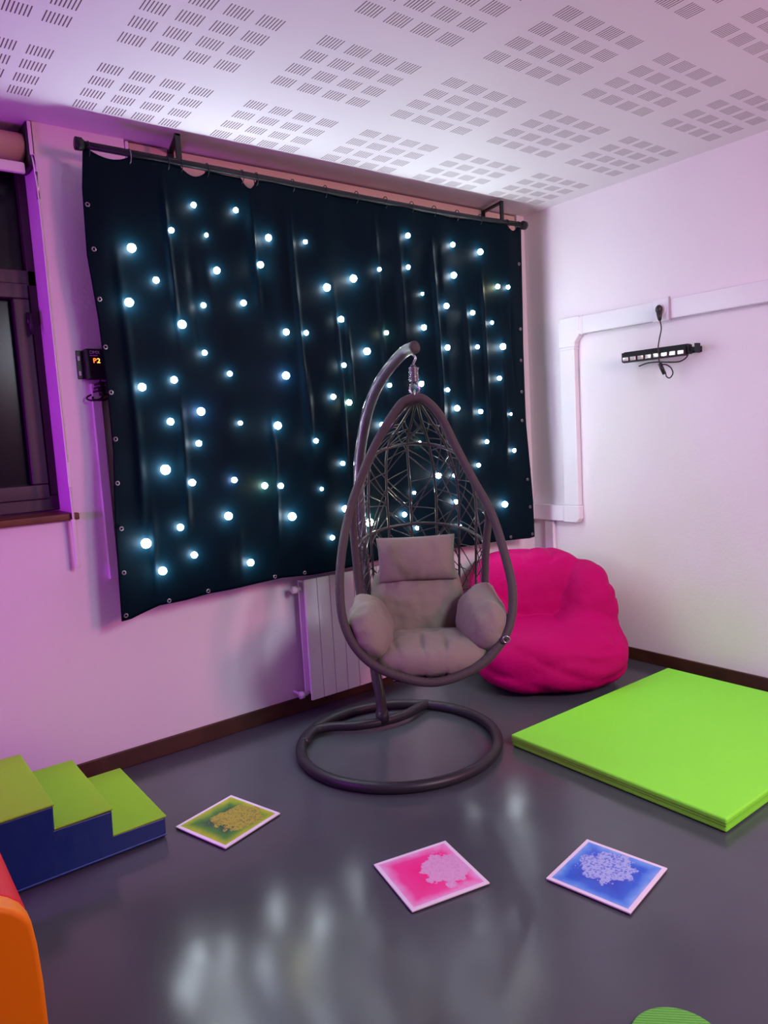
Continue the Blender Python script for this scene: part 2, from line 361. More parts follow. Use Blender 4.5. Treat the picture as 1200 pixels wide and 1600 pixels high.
STARS = [(-2.344, 2.566, 2.0), (-2.135, 2.571, 2.0), (-2.466, 2.437, 2.0), (-2.294, 2.44, 1.0), (-1.972, 2.464, 3.0), (-1.767, 2.466, 1.5), (-2.647, 2.345, 4.0), (-2.26, 2.284, 3.0), (-2.032, 2.33, 3.0), (-2.552, 2.218, 2.5), (-1.663, 2.249, 4.0), (-2.68, 2.115, 4.0), (-2.337, 2.124, 2.0), (-2.132, 2.147, 2.5), (-2.456, 2.03, 4.0), (-1.917, 2.018, 3.0), (-1.799, 2.019, 2.0), (-2.35, 1.91, 2.0), (-2.234, 1.815, 2.0), (-1.935, 1.806, 4.0), (-2.655, 1.756, 3.5), (-2.513, 1.786, 3.0), (-2.545, 1.602, 3.0), (-2.396, 1.643, 4.0), (-2.418, 1.498, 2.5), (-2.197, 1.583, 1.5), (-2.001, 1.563, 4.0), (-1.789, 1.477, 2.0), (-2.588, 1.39, 5.0), (-2.468, 1.322, 3.0), (-2.257, 1.316, 2.5), (-2.093, 1.274, 3.0), (-2.008, 1.266, 2.5), (-1.77, 1.228, 1.0), (-2.305, 1.149, 4.0), (-1.955, 1.106, 4.5), (-2.541, 1.124, 3.0), (-2.702, 1.072, 5.0), (-2.485, .988, 3.0), (-2.204, .909, 3.5), (-2.639, .938, 4.0), (-1.666, 1.698, 2.5), (-1.727, .968, 2.0), (-1.109, 2.567, 2.5), (-.759, 2.559, 2.5), (-.548, 2.537, 3.5), (-1.313, 2.371, 1.5), (-1.116, 2.398, 2.0), (-1.482, 2.311, 4.0), (-.765, 2.385, 3.5), (-.405, 2.346, 2.5), (-.32, 2.348, 2.0), (-1.013, 2.263, 1.0), (-.837, 2.206, 3.0), (-.623, 2.178, 2.5), (-.463, 2.128, 1.5), (-1.58, 2.096, 3.0), (-1.285, 2.038, 2.0), (-1.021, 2.076, 3.0), (-.842, 1.969, 3.0), (-.597, 1.979, 2.0), (-.392, 1.984, 4.0), (-1.427, 1.935, 4.0), (-1.585, 1.86, 2.0), (-.42, 1.792, 2.5), (-.853, 1.726, 2.0), (-1.563, 1.667, 3.0), (-1.283, 1.755, 2.0), (-1.061, 1.761, 3.0), (-.788, 1.617, 3.5), (-.593, 1.592, 2.5), (-.335, 1.569, 1.0), (-1.347, 1.541, 3.0), (-1.628, 1.35, 2.0), (-.544, 1.407, 2.0), (-.318, 1.339, 2.0), (-.629, 1.268, 2.0), (-1.084, 1.432, 1.0), (-.97, 1.233, 3.5), (-.834, 1.222, 1.5), (-1.146, 1.149, 1.0), (-1.634, 1.11, 3.5), (-.833, 1.065, 2.5), (-1.229, 1.033, 2.5), (-1.485, 1.02, 5.0), (-.425, 1.007, 4.0), (-1.141, .945, 1.5), (-.801, .915, 1.0)]
WARM = {31, 50, 57, 84, 66, 77}; BLUE = {30, 23, 19}
for i, (x, z, s) in enumerate(STARS):
    r = .0052 + .0032 * s; y = curtain_y(x, z)
    mb = MB().sphere((x, y - r - .004, z), (r, r, r), 14, 10)
    mb.build('star_light', M['warm'] if i in WARM else M['blue_led'] if i in BLUE else M['cool'], cur, smooth=True)
GROM = [(-2.808, 2.508), (-2.8, 2.329), (-2.796, 2.125), (-2.792, 1.927), (-2.786, 1.736), (-2.789, 1.537), (-2.796, 1.347), (-2.798, 1.149), (-2.806, .955), (-2.815, .765), (-2.616, .791), (-2.425, .805), (-2.069, .815), (-1.891, .805), (-.184, 2.505), (-.194, 2.102), (-.199, 1.906), (-.204, 1.708), (-.213, 1.525), (-.185, 1.144), (-.17, .963), (-.155, .782), (-.367, .79)]
for x, z in GROM:
    x = max(x, lerp_tab(EL, z) + .014); x = min(x, lerp_tab(ER, z) - .012); z = max(z, lerp_tab(BOT, x) + .013)
    y = curtain_y(x, z)
    pts = [(x + .0075 * math.cos(a * PI / 6), y - .003, z + .0075 * math.sin(a * PI / 6)) for a in range(12)]
    MB().tube(pts, .003, 6, closed=True).build('grommet', M['grommet'], cur, smooth=True)

rl = thing('curtain_rail', 'black curtain rail on two bent brackets below the ceiling', 'curtain rail', (-1.48, -.2, 2.75))
MB().tube([(-2.80, -.2, 2.746), (-2.0, -.2, 2.743), (-1.4, -.2, 2.736), (-.9, -.2, 2.733), (-.5, -.2, 2.738), (-.15, -.2, 2.748)], .0150, 14).build('rail', M['rail'], rl, smooth=True)
for xx, d in ((-2.80, -1), (-.15, 1)):
    MB().tube([(xx, -.2, 2.746), (xx + d * .008, -.2, 2.746), (xx + d * .009, -.2, 2.746), (xx + d * .034, -.2, 2.746)], [.018, .024, .026, .026], 16).build('end_cap', M['rail'], rl, smooth=True)
for xx in (-2.393, -.332):
    m_ = MB(); m_.box((xx - .013, -.213, 2.735), (xx + .013, -.2, 2.865)); m_.box((xx - .013, -.213, 2.852), (xx + .013, .0, 2.865)); m_.box((xx - .016, -.006, 2.80), (xx + .016, .002, 2.87))
    m_.v = [(x + .05 * max(0, (y + .2)) / .2, y, z) for x, y, z in m_.v]
    m_.build('bracket', M['rail'], rl, bevel=.003, seg=2)
for x, z in TOP:
    MB().tube([(x + .021 * math.sin(a * PI / 6), -.2 - .0 + .021 * 0 + .021 * math.cos(a * PI / 6), 2.744 + .0) if 0 else (x, -.2 + .021 * math.cos(a * PI / 6), 2.733 + .030 * math.sin(a * PI / 6)) for a in range(12)], .0022, 6, closed=True).build('curtain_ring', M['grommet'] if x == -2.613 else M['rail'], rl, smooth=True)

# ------------------------------------------------------------------ light controller beside the curtain
ct = thing('light_controller', 'small black control box with lit red display beside the curtain', 'controller', (-2.81, 0, 1.88))
m_ = MB().box((-2.862, -.006, 1.81), (-2.70, 0, 1.935)); m_.build('mounting_plate', M['black'], ct, bevel=.003, seg=2)
for zz in (1.90, 1.835): MB().box((-2.856, -.0085, zz - .010), (-2.846, -.006, zz + .010)).build('mounting_slot', M['print'], ct, bevel=.003, seg=2)
MB().box((-2.835, -.058, 1.806), (-2.71, -.006, 1.938)).build('housing', M['black'], ct, bevel=.005)
def text(name, body, size, loc, material, parent, rot=(PI / 2, 0, 0), ext=.0006):
    c = bpy.data.curves.new(name, 'FONT'); c.body = body; c.size = size; c.extrude = ext; c.align_x = 'LEFT'
    t = bpy.data.objects.new(name, c); COL.objects.link(t); t.location = loc; t.rotation_euler = rot
    dg = bpy.context.evaluated_depsgraph_get(); me = bpy.data.meshes.new_from_object(t.evaluated_get(dg))
    bpy.data.objects.remove(t); me.materials.clear(); me.materials.append(material)
    o = bpy.data.objects.new(name, me); COL.objects.link(o); o.location = loc; o.rotation_euler = rot
    o.parent = parent; o.matrix_parent_inverse = ploc(parent).inverted(); return o
text('printed_label', 'DMX', .020, (-2.818, -.0586, 1.915), M['print'], ct)
MB().box((-2.818, -.0588, 1.906), (-2.785, -.058, 1.909)).build('printed_line', M['print'], ct)
text('display_digit', 'P.', .029, (-2.806, -.0588, 1.876), M['digit'], ct)
text('display_digit', '2', .029, (-2.789, -.0588, 1.876), M['digit2'], ct)
MB().tube([(-2.785, -.058, 1.855), (-2.785, -.061, 1.855)], .003, 8).build('button', M['chrome'], ct)
pts = [(-2.775 + .022 * math.sin(t * 2 * PI) - .004 * t, -.03 + .016 * math.cos(t * 2 * PI), 1.795 - .0155 * t) for t in [k / 14 for k in range(14 * 3 + 1)]]
cb = MB().tube([(-2.775, -.03, 1.81), (-2.775, -.028, 1.80)] + pts, .0048, 8)
for dx, rr in ((-.022, .034), (.006, .038)):
    cb.tube([(-2.785 + dx + rr * math.cos(a * PI / 10), -.035 + .02 * math.sin(a * PI / 10), 1.728 + .015 * math.sin(a * PI / 10 + .4)) for a in range(20)], .0042, 8, closed=True)
cb.tube([(-2.775, -.03, 1.775), (-2.77, -.032, 1.735)], .016, 10)
cb.build('coiled_cable', M['black'], ct, smooth=True)

tr = tag(MB().box((-2.815, -.028, .905), (-2.775, 0, 1.79)).build('cable_cover', M['white'], bevel=.003, loc=(-2.79, 0, .9)), 'slim vertical white cover strip on wall beside the curtain edge', 'cable cover')

# ------------------------------------------------------------------ radiator
ra = thing('radiator', 'white panel radiator on the wall below the star curtain', 'radiator', (-1.5, -.09, .1))
NX = 10; pw = .0795
for k in range(NX):
    x0 = -1.862 + k * pw
    m_ = MB().box((x0 + .0012, -.13, .095), (x0 + pw - .0012, -.118, .752)); m_.box((x0 + .03, -.118, .12), (x0 + .05, -.06, .73)); m_.box((x0 + .002, -.066, .11), (x0 + pw - .002, -.056, .74))
    m_.build('section', M['enamel'], ra, bevel=.003, seg=2)
m_ = MB().box((-1.862, -.112, .735), (-1.862 + NX * pw, -.062, .748)); m_.build('top_grille', M['enamel'], ra, bevel=.003, seg=2)
for zz in (.70, .125):
    MB().tube([(-1.862, -.085, zz), (-1.885, -.085, zz), (-1.886, -.085, zz), (-1.91, -.085, zz)], [.012, .012, .02, .02], 14).build('end_plug', M['enamel'], ra, smooth=True)
for xx in (-1.7, -1.25): MB().box((xx - .012, -.06, .6), (xx + .012, 0, .63)).build('wall_hook', M['enamel'], ra)
MB().tube(spline([(-1.895, -.085, .125), (-1.895, -.06, .125), (-1.895, -.002, .125)], 4), .008, 10).build('supply_pipe', M['enamel'], ra, smooth=True)

# ------------------------------------------------------------------ trunking, socket, light bar on the right wall
tk = thing('cable_trunking', 'white cable trunking stepping along and down the right wall', 'trunking', (XW, -.34, .85))
tx = XW - .045
MB().box((tx, -.418, .955), (XW - .001, -.302, 2.045)).build('vertical_duct', M['white'], tk, bevel=.006)
MB().box((tx, -5.5, 2.042), (XW, -.45, 2.152)).build('horizontal_duct', M['white'], tk, bevel=.006)
pf = [(-.462, 2.157), (-.462, 2.036), (-.425, 2.0), (-.425, 1.97), (-.295, 1.97), (-.295, 2.13), (-.318, 2.157)]
MB().prism(pf, tx - .005, XW, 'x').build('corner_cover', M['white'], tk, bevel=.008)
pf = [(-.295, .955), (-.424, .955), (-.424, .87), (-.40, .842), (-.295, .842)]
MB().prism(pf, tx - .003, XW, 'x').build('corner_cover', M['white'], tk, bevel=.006)
MB().box((tx, -.297, .847), (XW, -.045, .951)).build('low_duct', M['white'], tk, bevel=.005)
MB().box((-.05, -.045, .847), (XW, -.0, .951)).build('return_duct', M['white'], tk, bevel=.005)
MB().box((tx + .015, -.19, .08), (XW, -.12, .849)).build('drop_duct', M['white'], tk, bevel=.004)
MB().box((tx - .003, -.486, 2.038), (XW, -.476, 2.156)).build('joint_clip', M['white'], tk, bevel=.002)
MB().box((tx - .003, -.421, 1.955), (XW, -.299, 1.965)).build('joint_clip', M['white'], tk, bevel=.002)

so = thing('wall_socket', 'white power socket in the trunking holding a black plug', 'socket', (tx, -1.03, 2.09))
m_ = MB().box((tx - .008, -1.083, 2.034), (tx - .0005, -.977, 2.160)); m_.build('face_plate', M['white'], so, bevel=.004)
MB().box((tx - .0105, -1.088, 2.030), (tx - .001, -1.081, 2.163)).build('end_trim', mat('pink_grey_trim', (.45, .32, .36), .4), so, bevel=.002)
MB().tube([(tx - .008, -1.027, 2.097), (tx - .014, -1.027, 2.097)], [.036, .034], 24).build('socket_ring', M['white'], so, smooth=False)

lb = thing('led_light_bar', 'black light bar with eight square lenses mounted on the right wall', 'light bar', (XW, -1.0, 1.85))
BX = .015   # bar axis
pf = [(BX - .034, 1.858), (BX - .010, 1.886), (BX + .024, 1.886), (BX + .024, 1.838), (BX - .010, 1.822), (BX - .030, 1.826)]
m_ = MB(); n_ = len(pf); y0, y1 = -.815, -1.215
m_.add([(x, y0, z) for x, z in pf] + [(x, y1, z) for x, z in pf], [tuple(range(n_)), tuple(range(n_, 2 * n_))] + [(i, (i + 1) % n_, n_ + (i + 1) % n_, n_ + i) for i in range(n_)])
m_.build('housing', M['rail'], lb, bevel=.002, seg=2)
for k in range(8):
    yy = -.842 - k * .0495
    m_ = MB().box((BX - .0385, yy - .017, 1.832), (BX - .031, yy + .017, 1.853)); ln = m_.build('lens_block', M['lens'], lb, bevel=.002, seg=2)
MB().box((BX - .02, -.8149, 1.83), (BX + .02, -.805, 1.882)).build('end_plate', M['rail'], lb, bevel=.003); MB().box((BX - .02, -1.225, 1.83), (BX + .02, -1.2151, 1.882)).build('end_plate', M['rail'], lb, bevel=.003)
m_ = MB().tube([(BX, -1.223, 1.856), (BX, -1.262, 1.856)], .009, 12); m_.box((BX - .02, -1.272, 1.832), (BX + .02, -1.260, 1.882)); m_.build('knob', M['rail'], lb, smooth=False)
m_ = MB().box((BX - .006, -1.245, 1.85), (XW, -1.237, 1.866)); m_.box((BX - .006, -.803, 1.85), (XW, -.797, 1.866)); m_.box((XW - .006, -1.245, 1.84), (XW, -.797, 1.872)); m_.build('mounting_bracket', M['rail'], lb)
pc = thing('power_cable', 'black power cable hanging from the socket behind the light bar', 'cable', (tx, -1.03, 2.09))
MB().sphere((tx - .03, -1.035, 2.098), (.022, .019, .026), 14, 10).tube([(tx - .032, -1.036, 2.09), (tx - .034, -1.04, 2.055), (tx - .034, -1.042, 2.035)], [.017, .013, .008], 12).build('plug', M['black'], pc, smooth=True)
MB().tube(spline([(tx - .034, -1.042, 2.04), (.02, -1.05, 1.99), (-.01, -1.056, 1.93), (-.026, -1.058, 1.88), (-.030, -1.066, 1.806), (-.02, -1.072, 1.79), (-.01, -1.095, 1.785), (.0, -1.118, 1.765), (.01, -1.123, 1.735), (.01, -1.105, 1.712), (.01, -1.085, 1.72), (.01, -1.078, 1.745)], 8), .0036, 8).build('cord', M['black'], pc, smooth=True)
MB().tube(spline([(.02, -.905, 1.797), (.015, -.96, 1.808), (.01, -1.02, 1.808), (.0, -1.09, 1.80), (.01, -1.16, 1.795), (.015, -1.20, 1.812), (.015, -1.215, 1.84)], 8), .0038, 8).build('tail_cord', M['black'], pc, smooth=True)
MB().tube([(-.02, -1.062, 1.796), (.0, -1.078, 1.735)], [.011, .011], 12).build('connector', M['black'], pc, smooth=True)

# ------------------------------------------------------------------ hanging egg chair
HG = Vector((-1.626, -.851, 0)); AR = Vector((.798, -.603, 0)); AF = Vector((-.603, -.798, 0))
def E_(a, d, z): return HG + AR * a + AF * d + Vector((0, 0, z))
st = thing('chair_stand', 'dark grey tubular stand with round floor ring and curved pole', 'chair stand', (-1.75, -.73, 0))
rc = (-1.75, -.73); RR = .47
MB().tube([(rc[0] + RR * math.cos(a * PI / 36), rc[1] + RR * math.sin(a * PI / 36), .0265) for a in range(72)], .025, 14, closed=True).build('floor_ring', M['tube'], st, smooth=True)
MB().tube(spline([(-2.10, -.43, .030), (-1.99, -.345, .032), (-1.90, -.38, .036), (-1.80, -.46, .036), (-1.67, -.51, .036), (-1.54, -.52, .036), (-1.42, -.49, .034), (-1.35, -.475, .030)], 8), .024, 14).build('cross_tube', M['tube'], st, smooth=True)
pu = Vector((.1357, -.9907, 0)); ft = Vector((-1.674, -.505, 0))
POLE = [(0, .035), (-.012, .17), (-.038, .32), (-.06, .6), (-.072, .9), (-.076, 1.109), (-.069, 1.303), (-.044, 1.43), (.011, 1.584), (.078, 1.696), (.172, 1.79), (.28, 1.858), (.345, 1.872)]
pp = spline([ft + pu * s + Vector((0, 0, z)) for s, z in POLE], 8)
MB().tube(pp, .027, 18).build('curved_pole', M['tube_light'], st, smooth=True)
MB().tube([ft + Vector((0, 0, .03)), ft + pu * -.006 + Vector((0, 0, .09))], [.035, .032], 18).build('pole_socket', M['tube'], st, smooth=True)
t_ = (pp[-1] - pp[-2]).normalized()
MB().tube([pp[-1] - t_ * .004, pp[-1] + t_ * .012], [.029, .028], 18).build('end_cap', M['wrap'], st, smooth=True)

tip = pp[-1]
ec = thing('hanging_egg_chair', 'taupe woven egg-shaped chair hanging from its curved stand', 'chair', HG)
hx = E_(-.012, 0, 0)
hp = lambda z: Vector((hx.x, hx.y, z))
MB().tube(spline([hp(1.842), hp(1.825) + AR * .012, hp(1.81) + AR * .006, hp(1.797), hp(1.78)], 5), .006, 8).build('hook', M['chrome'], ec, smooth=True)
m_ = MB().tube([hp(1.795), hp(1.785), hp(1.784), hp(1.720), hp(1.719), hp(1.71)], [.01, .012, .0205, .0205, .012, .01], 18)
m_.build('spring_cover', M['strand'], ec, smooth=False)
co = MB().tube([hp(1.785 - .065 * k / 90) + Vector((.0215 * math.cos(k * .7), .0215 * math.sin(k * .7), 0)) for k in range(90)], .0022, 6); co.build('spring', M['chrome'], ec, smooth=True)
MB().tube([hp(1.688) + AR * (.021 * math.cos(a * PI / 10)) + Vector((0, 0, .026 * math.sin(a * PI / 10))) for a in range(20)], .005, 8, closed=True).build('carabiner', M['chrome'], ec, smooth=True)
MB().tube([hp(1.665) + AF * (.012 * math.cos(a * PI / 8)) + Vector((0, 0, .016 * math.sin(a * PI / 8))) for a in range(16)], .005, 8, closed=True).build('hanging_eye', M['chrome'], ec, smooth=True)
RIM = [(-.006, 0, 1.648), (-.046, 0, 1.641), (-.085, 0, 1.615), (-.16, 0, 1.515), (-.24, 0, 1.377), (-.318, .02, 1.205), (-.352, .07, 1.10), (-.378, .15, .98), (-.392, .22, .85), (-.382, .27, .70), (-.325, .31, .58), (-.215, .345, .495), (-.022, .36, .44), (.16, .345, .482), (.275, .31, .565), (.338, .27, .665), (.358, .22, .80), (.335, .15, .965), (.298, .08, 1.12), (.230, .02, 1.27), (.165, 0, 1.412), (.10, 0, 1.558), (.038, 0, 1.632)]
rim = spline([E_(*p) for p in RIM], 8, closed=True)
MB().tube(rim, .0195, 14, closed=True).build('rim', M['wrap'], ec, smooth=True)
for pts in ([(-.322, .015, 1.17), (-.328, -.01, 1.05), (-.323, -.03, .86), (-.315, -.03, .72), (-.29, .02, .60), (-.24, .10, .50), (-.12, .16, .42), (0, .18, .40)],
            [(.283, .06, 1.14), (.298, .02, 1.09), (.290, -.01, 1.0), (.280, -.03, .86), (.272, -.03, .72), (.25, .02, .60), (.21, .10, .50), (.12, .16, .42), (0, .18, .40)]):
    MB().tube(spline([E_(*p) for p in pts], 8), .0175, 12).build('side_tube', M['wrap'], ec, smooth=True)
ROWS = [((0, 1.640), (-.006, 0, 1.642), (-.002, 0, 1.642)), ((-.12, 1.545), (-.125, 0, 1.565), (.09, 0, 1.565)), ((-.22, 1.438), (-.278, 0, 1.285), (.218, 0, 1.285)),
        ((-.29, 1.23), (-.322, -.0, 1.13), (.28, 0, 1.13)), ((-.33, 1.032), (-.322, -.01, .945), (.28, -.01, .945)), ((-.34, .80), (-.318, -.03, .75), (.272, -.03, .75)),
        ((-.28, .58), (-.295, .02, .60), (.255, .02, .60)), ((-.12, .435), (-.27, .12, .52), (.235, .12, .52)), ((.12, .385), (-.25, .22, .50), (.21, .22, .50)), ((.355, .43), (-.21, .33, .49), (.15, .33, .48))]
def row_at(v):
    k = max(0, min(len(ROWS) - 1.001, v)); i = int(k); f_ = k - i
    def flat(r): return [r[0][0], r[0][1], *r[1], *r[2]]
    R_ = [flat(ROWS[max(0, min(len(ROWS) - 1, j))]) for j in (i - 1, i, i + 1, i + 2)]
    return [.5 * (2 * b + (c - a) * f_ + (2 * a - 5 * b + 4 * c - d) * f_ * f_ + (3 * b - a - 3 * c + d) * f_ ** 3) for a, b, c, d in zip(*R_)]
def shell(t, v):
    sd, sz, la, ld, lz, ra_, rd, rz = row_at(v)
    mid = (la + ra_) / 2; hw = (ra_ - la) / 2; s = math.sin(t * PI / 2); c = math.cos(t * PI / 2)
    ed = ld if t < 0 else rd; ez = lz if t < 0 else rz
    return E_(mid + hw * s, ed + (sd - ed) * c, ez + (sz - ez) * c ** .8)
TS = [-.80, -.56, -.31, -.05, .22, .48, .74]
for t in TS: MB().tube([shell(t, .12 + k * (8.85 - .12) / 90) for k in range(91)], .0062, 8).build('rib', M['strand'], ec, smooth=True)
for v in (2, 4, 6, 8): MB().tube([shell(-1 + k / 30, v) for k in range(61)], .0078, 8).build('hoop', M['strand'], ec, smooth=True)
rnd = random.Random(3); wv = MB(); cells = [-1] + TS + [1]
for i in range(len(cells) - 1):
    v = 1.15
    while v < 8.8:
        dv = rnd.uniform(-.42, .42); n_ = 5
        t0_, t1_ = cells[i], cells[i + 1]
        wv.tube([shell(t0_ + (t1_ - t0_) * k / n_, max(.2, min(8.9, v + dv * (k / n_ - .5) * 2))) for k in range(n_ + 1)], .0026, 5, caps=False)
        if rnd.random() < .4:
            dv = rnd.uniform(-.7, .7); wv.tube([shell(t0_ + (t1_ - t0_) * k / n_, max(.2, min(8.9, v + .1 + dv * (k / n_ - .5) * 2))) for k in range(n_ + 1)], .0026, 5, caps=False)
        v += rnd.uniform(.17, .33) if v < 5 else rnd.uniform(.10, .2)
wv.build('woven_strands', M['strand'], ec, smooth=True)
for a, s in ((-.374, -1), (.343, 1)):
    MB().tube([E_(a + (0.0 if s > 0 else .0), .262, .66 if s > 0 else .66), E_(a - s * .05, .24, .69)], .014, 10).build('hinge_clip', M['black'], ec, smooth=True)
MB().tube([E_(.305 + .014 * math.cos(k * PI / 8), .335, .60 + .014 * math.sin(k * PI / 8)) for k in range(16)], .004, 6, closed=True).build('tie_ring', M['chrome'], ec, smooth=True)

# cushions: one padded set lying in the chair
cu = thing('chair_cushion', 'taupe padded cushion set lying in the hanging egg chair', 'cushion', E_(-.02, .05, .5))
def pillow(center, right, up, w_, h_, th, pinch=.06, puff=.42, creases=(), seed=0, wr=.006, power=2.0, nu=56, nv=44, bend=0, round_=0.0):
    right = right.normalized(); up = (up - right * up.dot(right)).normalized(); fw = right.cross(up).normalized()
    def side(sg):
        def fn(u, v):
            a, b = u * 2 - 1, v * 2 - 1
            ea, eb = a, b
            if round_:
                q = math.sqrt(max(1e-9, 1 - round_ * b * b * .5)); q2 = math.sqrt(max(1e-9, 1 - round_ * a * a * .5)); ea, eb = a * q, b * q2
            x = ea * w_ / 2 * (1 - pinch * (1 - b * b)); y = eb * h_ / 2 * (1 - pinch * (1 - a * a))
            k = max(0, (1 - abs(a) ** power)) ** puff * max(0, (1 - abs(b) ** power)) ** puff
            t = th / 2 * k
            for (ca, cb, cw, cl_, cdp) in creases: # vertical crease: position a, centre b, width, length, depth
                t -= cdp * k * math.exp(-((a - ca) / cw) ** 2) * math.exp(-((b - cb) / cl_) ** 2)
            P = Vector((x * 9 + seed, y * 9, sg * 2))
            t += wr * k * (noise.noise(P) + .5 * noise.noise(P * 2.3))
            t += .5 * wr * k * math.sin(a * 17 + 3 * noise.noise(P)) * abs(b) ** 2
            return center + right * x + up * y + fw * (sg * t - bend * (a * a) * .1)
        return fn
    return MB().grid(side(1), nu, nv).grid(side(-1), nu, nv)
Z = Vector((0, 0, 1))
def fwd(mb_): return mb_
# seat
def seatfn():
    return pillow(E_(-.005, .13, .505), -AR, (AF * .97 + Z * .03), .56, .46, .17, 0, .40, creases=[(.17, .5, .035, .42, .022), (-.22, .5, .035, .42, .02), (.62, .5, .04, .35, .012)], seed=1, wr=.012, power=2.6, round_=.75)
seatfn().build('seat_pad', M['cushion'], cu, smooth=True, merge=.0004)
pillow(E_(-.045, -.115, .655), AR, (Z - AF * .22), .455, .38, .20, .0, .42, creases=[(-.05, .98, .04, .2, .03), (.45, .98, .04, .2, .03), (-.5, .9, .04, .2, .025)], seed=5, wr=.012, power=2.6, round_=.45).build('back_pad', M['cushion'], cu, smooth=True, merge=.0004)
pillow(E_(-.040, -.075, .897), AR, (Z - AF * .12 + AR * .02), .375, .215, .13, .045, .45, creases=[(0, 1, .05, .25, .02), (-.35, 1, .05, .25, .012)], seed=9, wr=.008).build('head_pillow', M['cushion'], cu, smooth=True, merge=.0004)
def bolster(center, axis, upv, rl_, rw, rh, seed, side):
    axis = axis.normalized(); lat = axis.cross(upv).normalized(); up = lat.cross(axis).normalized()
    def fn(u, v):
        th = u * 2 * PI; ph = v * PI
        cz = math.cos(ph); sz = math.sin(ph)
        sg = lambda q, e: math.copysign(abs(q) ** e, q)
        x = sg(cz, .75) * rl_; y = sg(sz, .8) * sg(math.cos(th), .8) * rw; z = sg(sz, .8) * sg(math.sin(th), .85) * rh
        P = Vector((x * 8 + seed, y * 8, z * 8)); n__ = .014 * noise.noise(P) + .008 * noise.noise(P * 2.2)
        # radiating pleats on the gathered front end
        pl = .006 * math.sin(th * 6 + seed) * max(0, cz) ** .5 * sz
        tv = Vector((sz * math.cos(th) * side * -1, sz * math.sin(th), cz)).dot(Vector((.25, .85, -.45)).normalized())
        k = 1 + (n__ + pl) / .12 + .26 * math.exp(-((1 - min(1, tv)) / .10)) - .04 * math.sin(cz * 6 + seed)
        return center + axis * (x + (n__ if cz > .5 else 0)) + lat * y * k + up * z * k
    return MB().grid(fn, 48, 30, closed_u=True)
bolster(E_(-.265, .115, .625), AF + AR * -.10 + Z * -.05, Z + AR * -.35, .21, .085, .125, 2, -1).build('armrest_pad', M['cushion'], cu, smooth=True)
bolster(E_(.232, .105, .630), AF + AR * .18 + Z * -.02, Z + AR * .22, .21, .090, .125, 6, 1).build('armrest_pad', M['cushion'], cu, smooth=True)

# ------------------------------------------------------------------ bean bag
BC = Vector((-.500, -.590, 0))
LOBES = [((-.01, .04, .18), (.445, .43, .200), 2.7), ((-.06, -.22, .36), (.37, .235, .385), 3.2), ((.265, -.09, .35), (.172, .27, .32), 2.4), ((.20, .06, .24), (.215, .27, .19), 2.2), ((-.36, -.02, .30), (.10, .24, .25), 2.2)]
BO = Vector((.02, -.06, .20))
def lobe_r(d, lobe):
    c, R_, p = lobe; o_ = BO - Vector(c)
    def F_(t):
        q = o_ + d * t; return (abs(q.x) / R_[0]) ** p + (abs(q.y) / R_[1]) ** p + (abs(q.z) / R_[2]) ** p - 1
    t = .95
    while t > 0 and F_(t) > 0: t -= .02
    if t <= 0: return 0
    lo, hi = t, t + .02
    for _ in range(8):
        m__ = (lo + hi) / 2
        if F_(m__) < 0: lo = m__
        else: hi = m__
    return lo
def bagfn(u, v):
    th = u * 2 * PI; ph = v * PI; d = Vector((math.sin(ph) * math.cos(th), math.sin(ph) * math.sin(th), math.cos(ph)))
    rs = [lobe_r(d, l) for l in LOBES]; k = 210.0; r = math.log(sum(math.exp(k * q) for q in rs)) / k
    p = BO + d * r
    P = p * 3.2
    w1 = noise.noise(P + Vector((3, 1, 7))); w2 = noise.noise(P * 2.1 + Vector((9, 4, 2)))
    rdg = (1 - abs(noise.noise(P * 1.3 + Vector((5, 5, 1))))) ** 6
    rd2 = (1 - abs(noise.noise(Vector((p.x * 2.2 + 3, p.y * 2.2, p.z * 6.0))))) ** 9
    r2 = r + .012 * w1 + .006 * w2 - .014 * rdg - .014 * rd2
    p = BO + d * r2
    if p.z < .02: p.z = .004 + .016 * max(0, (p.z + .05) / .07) if p.z > -.05 else .004
    return BC + AR * p.x + AF * p.y + Vector((0, 0, p.z))
tag(MB().grid(bagfn, 150, 96, closed_u=True).build('bean_bag', M['bag'], smooth=True, loc=BC), 'large magenta pink bean bag in the room corner', 'bean bag')

# ------------------------------------------------------------------ lime floor mat (two layers, folded)
fm = thing('floor_mat', 'lime green folding foam mat lying flat beside the right wall', 'mat', (-.72, -1.62, 0))
def slab(x0, x1, y0, y1, z0, z1, nz=2):
    m__ = MB(); m__.box((x0, y0, z0), (x1, y1, z1)); return m__
slab(-1.378, -.062, -2.145, -1.108, .033, .060).build('upper_layer', M['mat'], fm, bevel=.009, seg=4)
slab(-1.374, -.066, -2.141, -1.112, .003, .0325).build('lower_layer', M['mat'], fm, bevel=.008, seg=4)
MB().box((-1.376, -2.1425, .026), (-.064, -1.1105, .040)).build('seam', M['mat'], fm, bevel=.004)

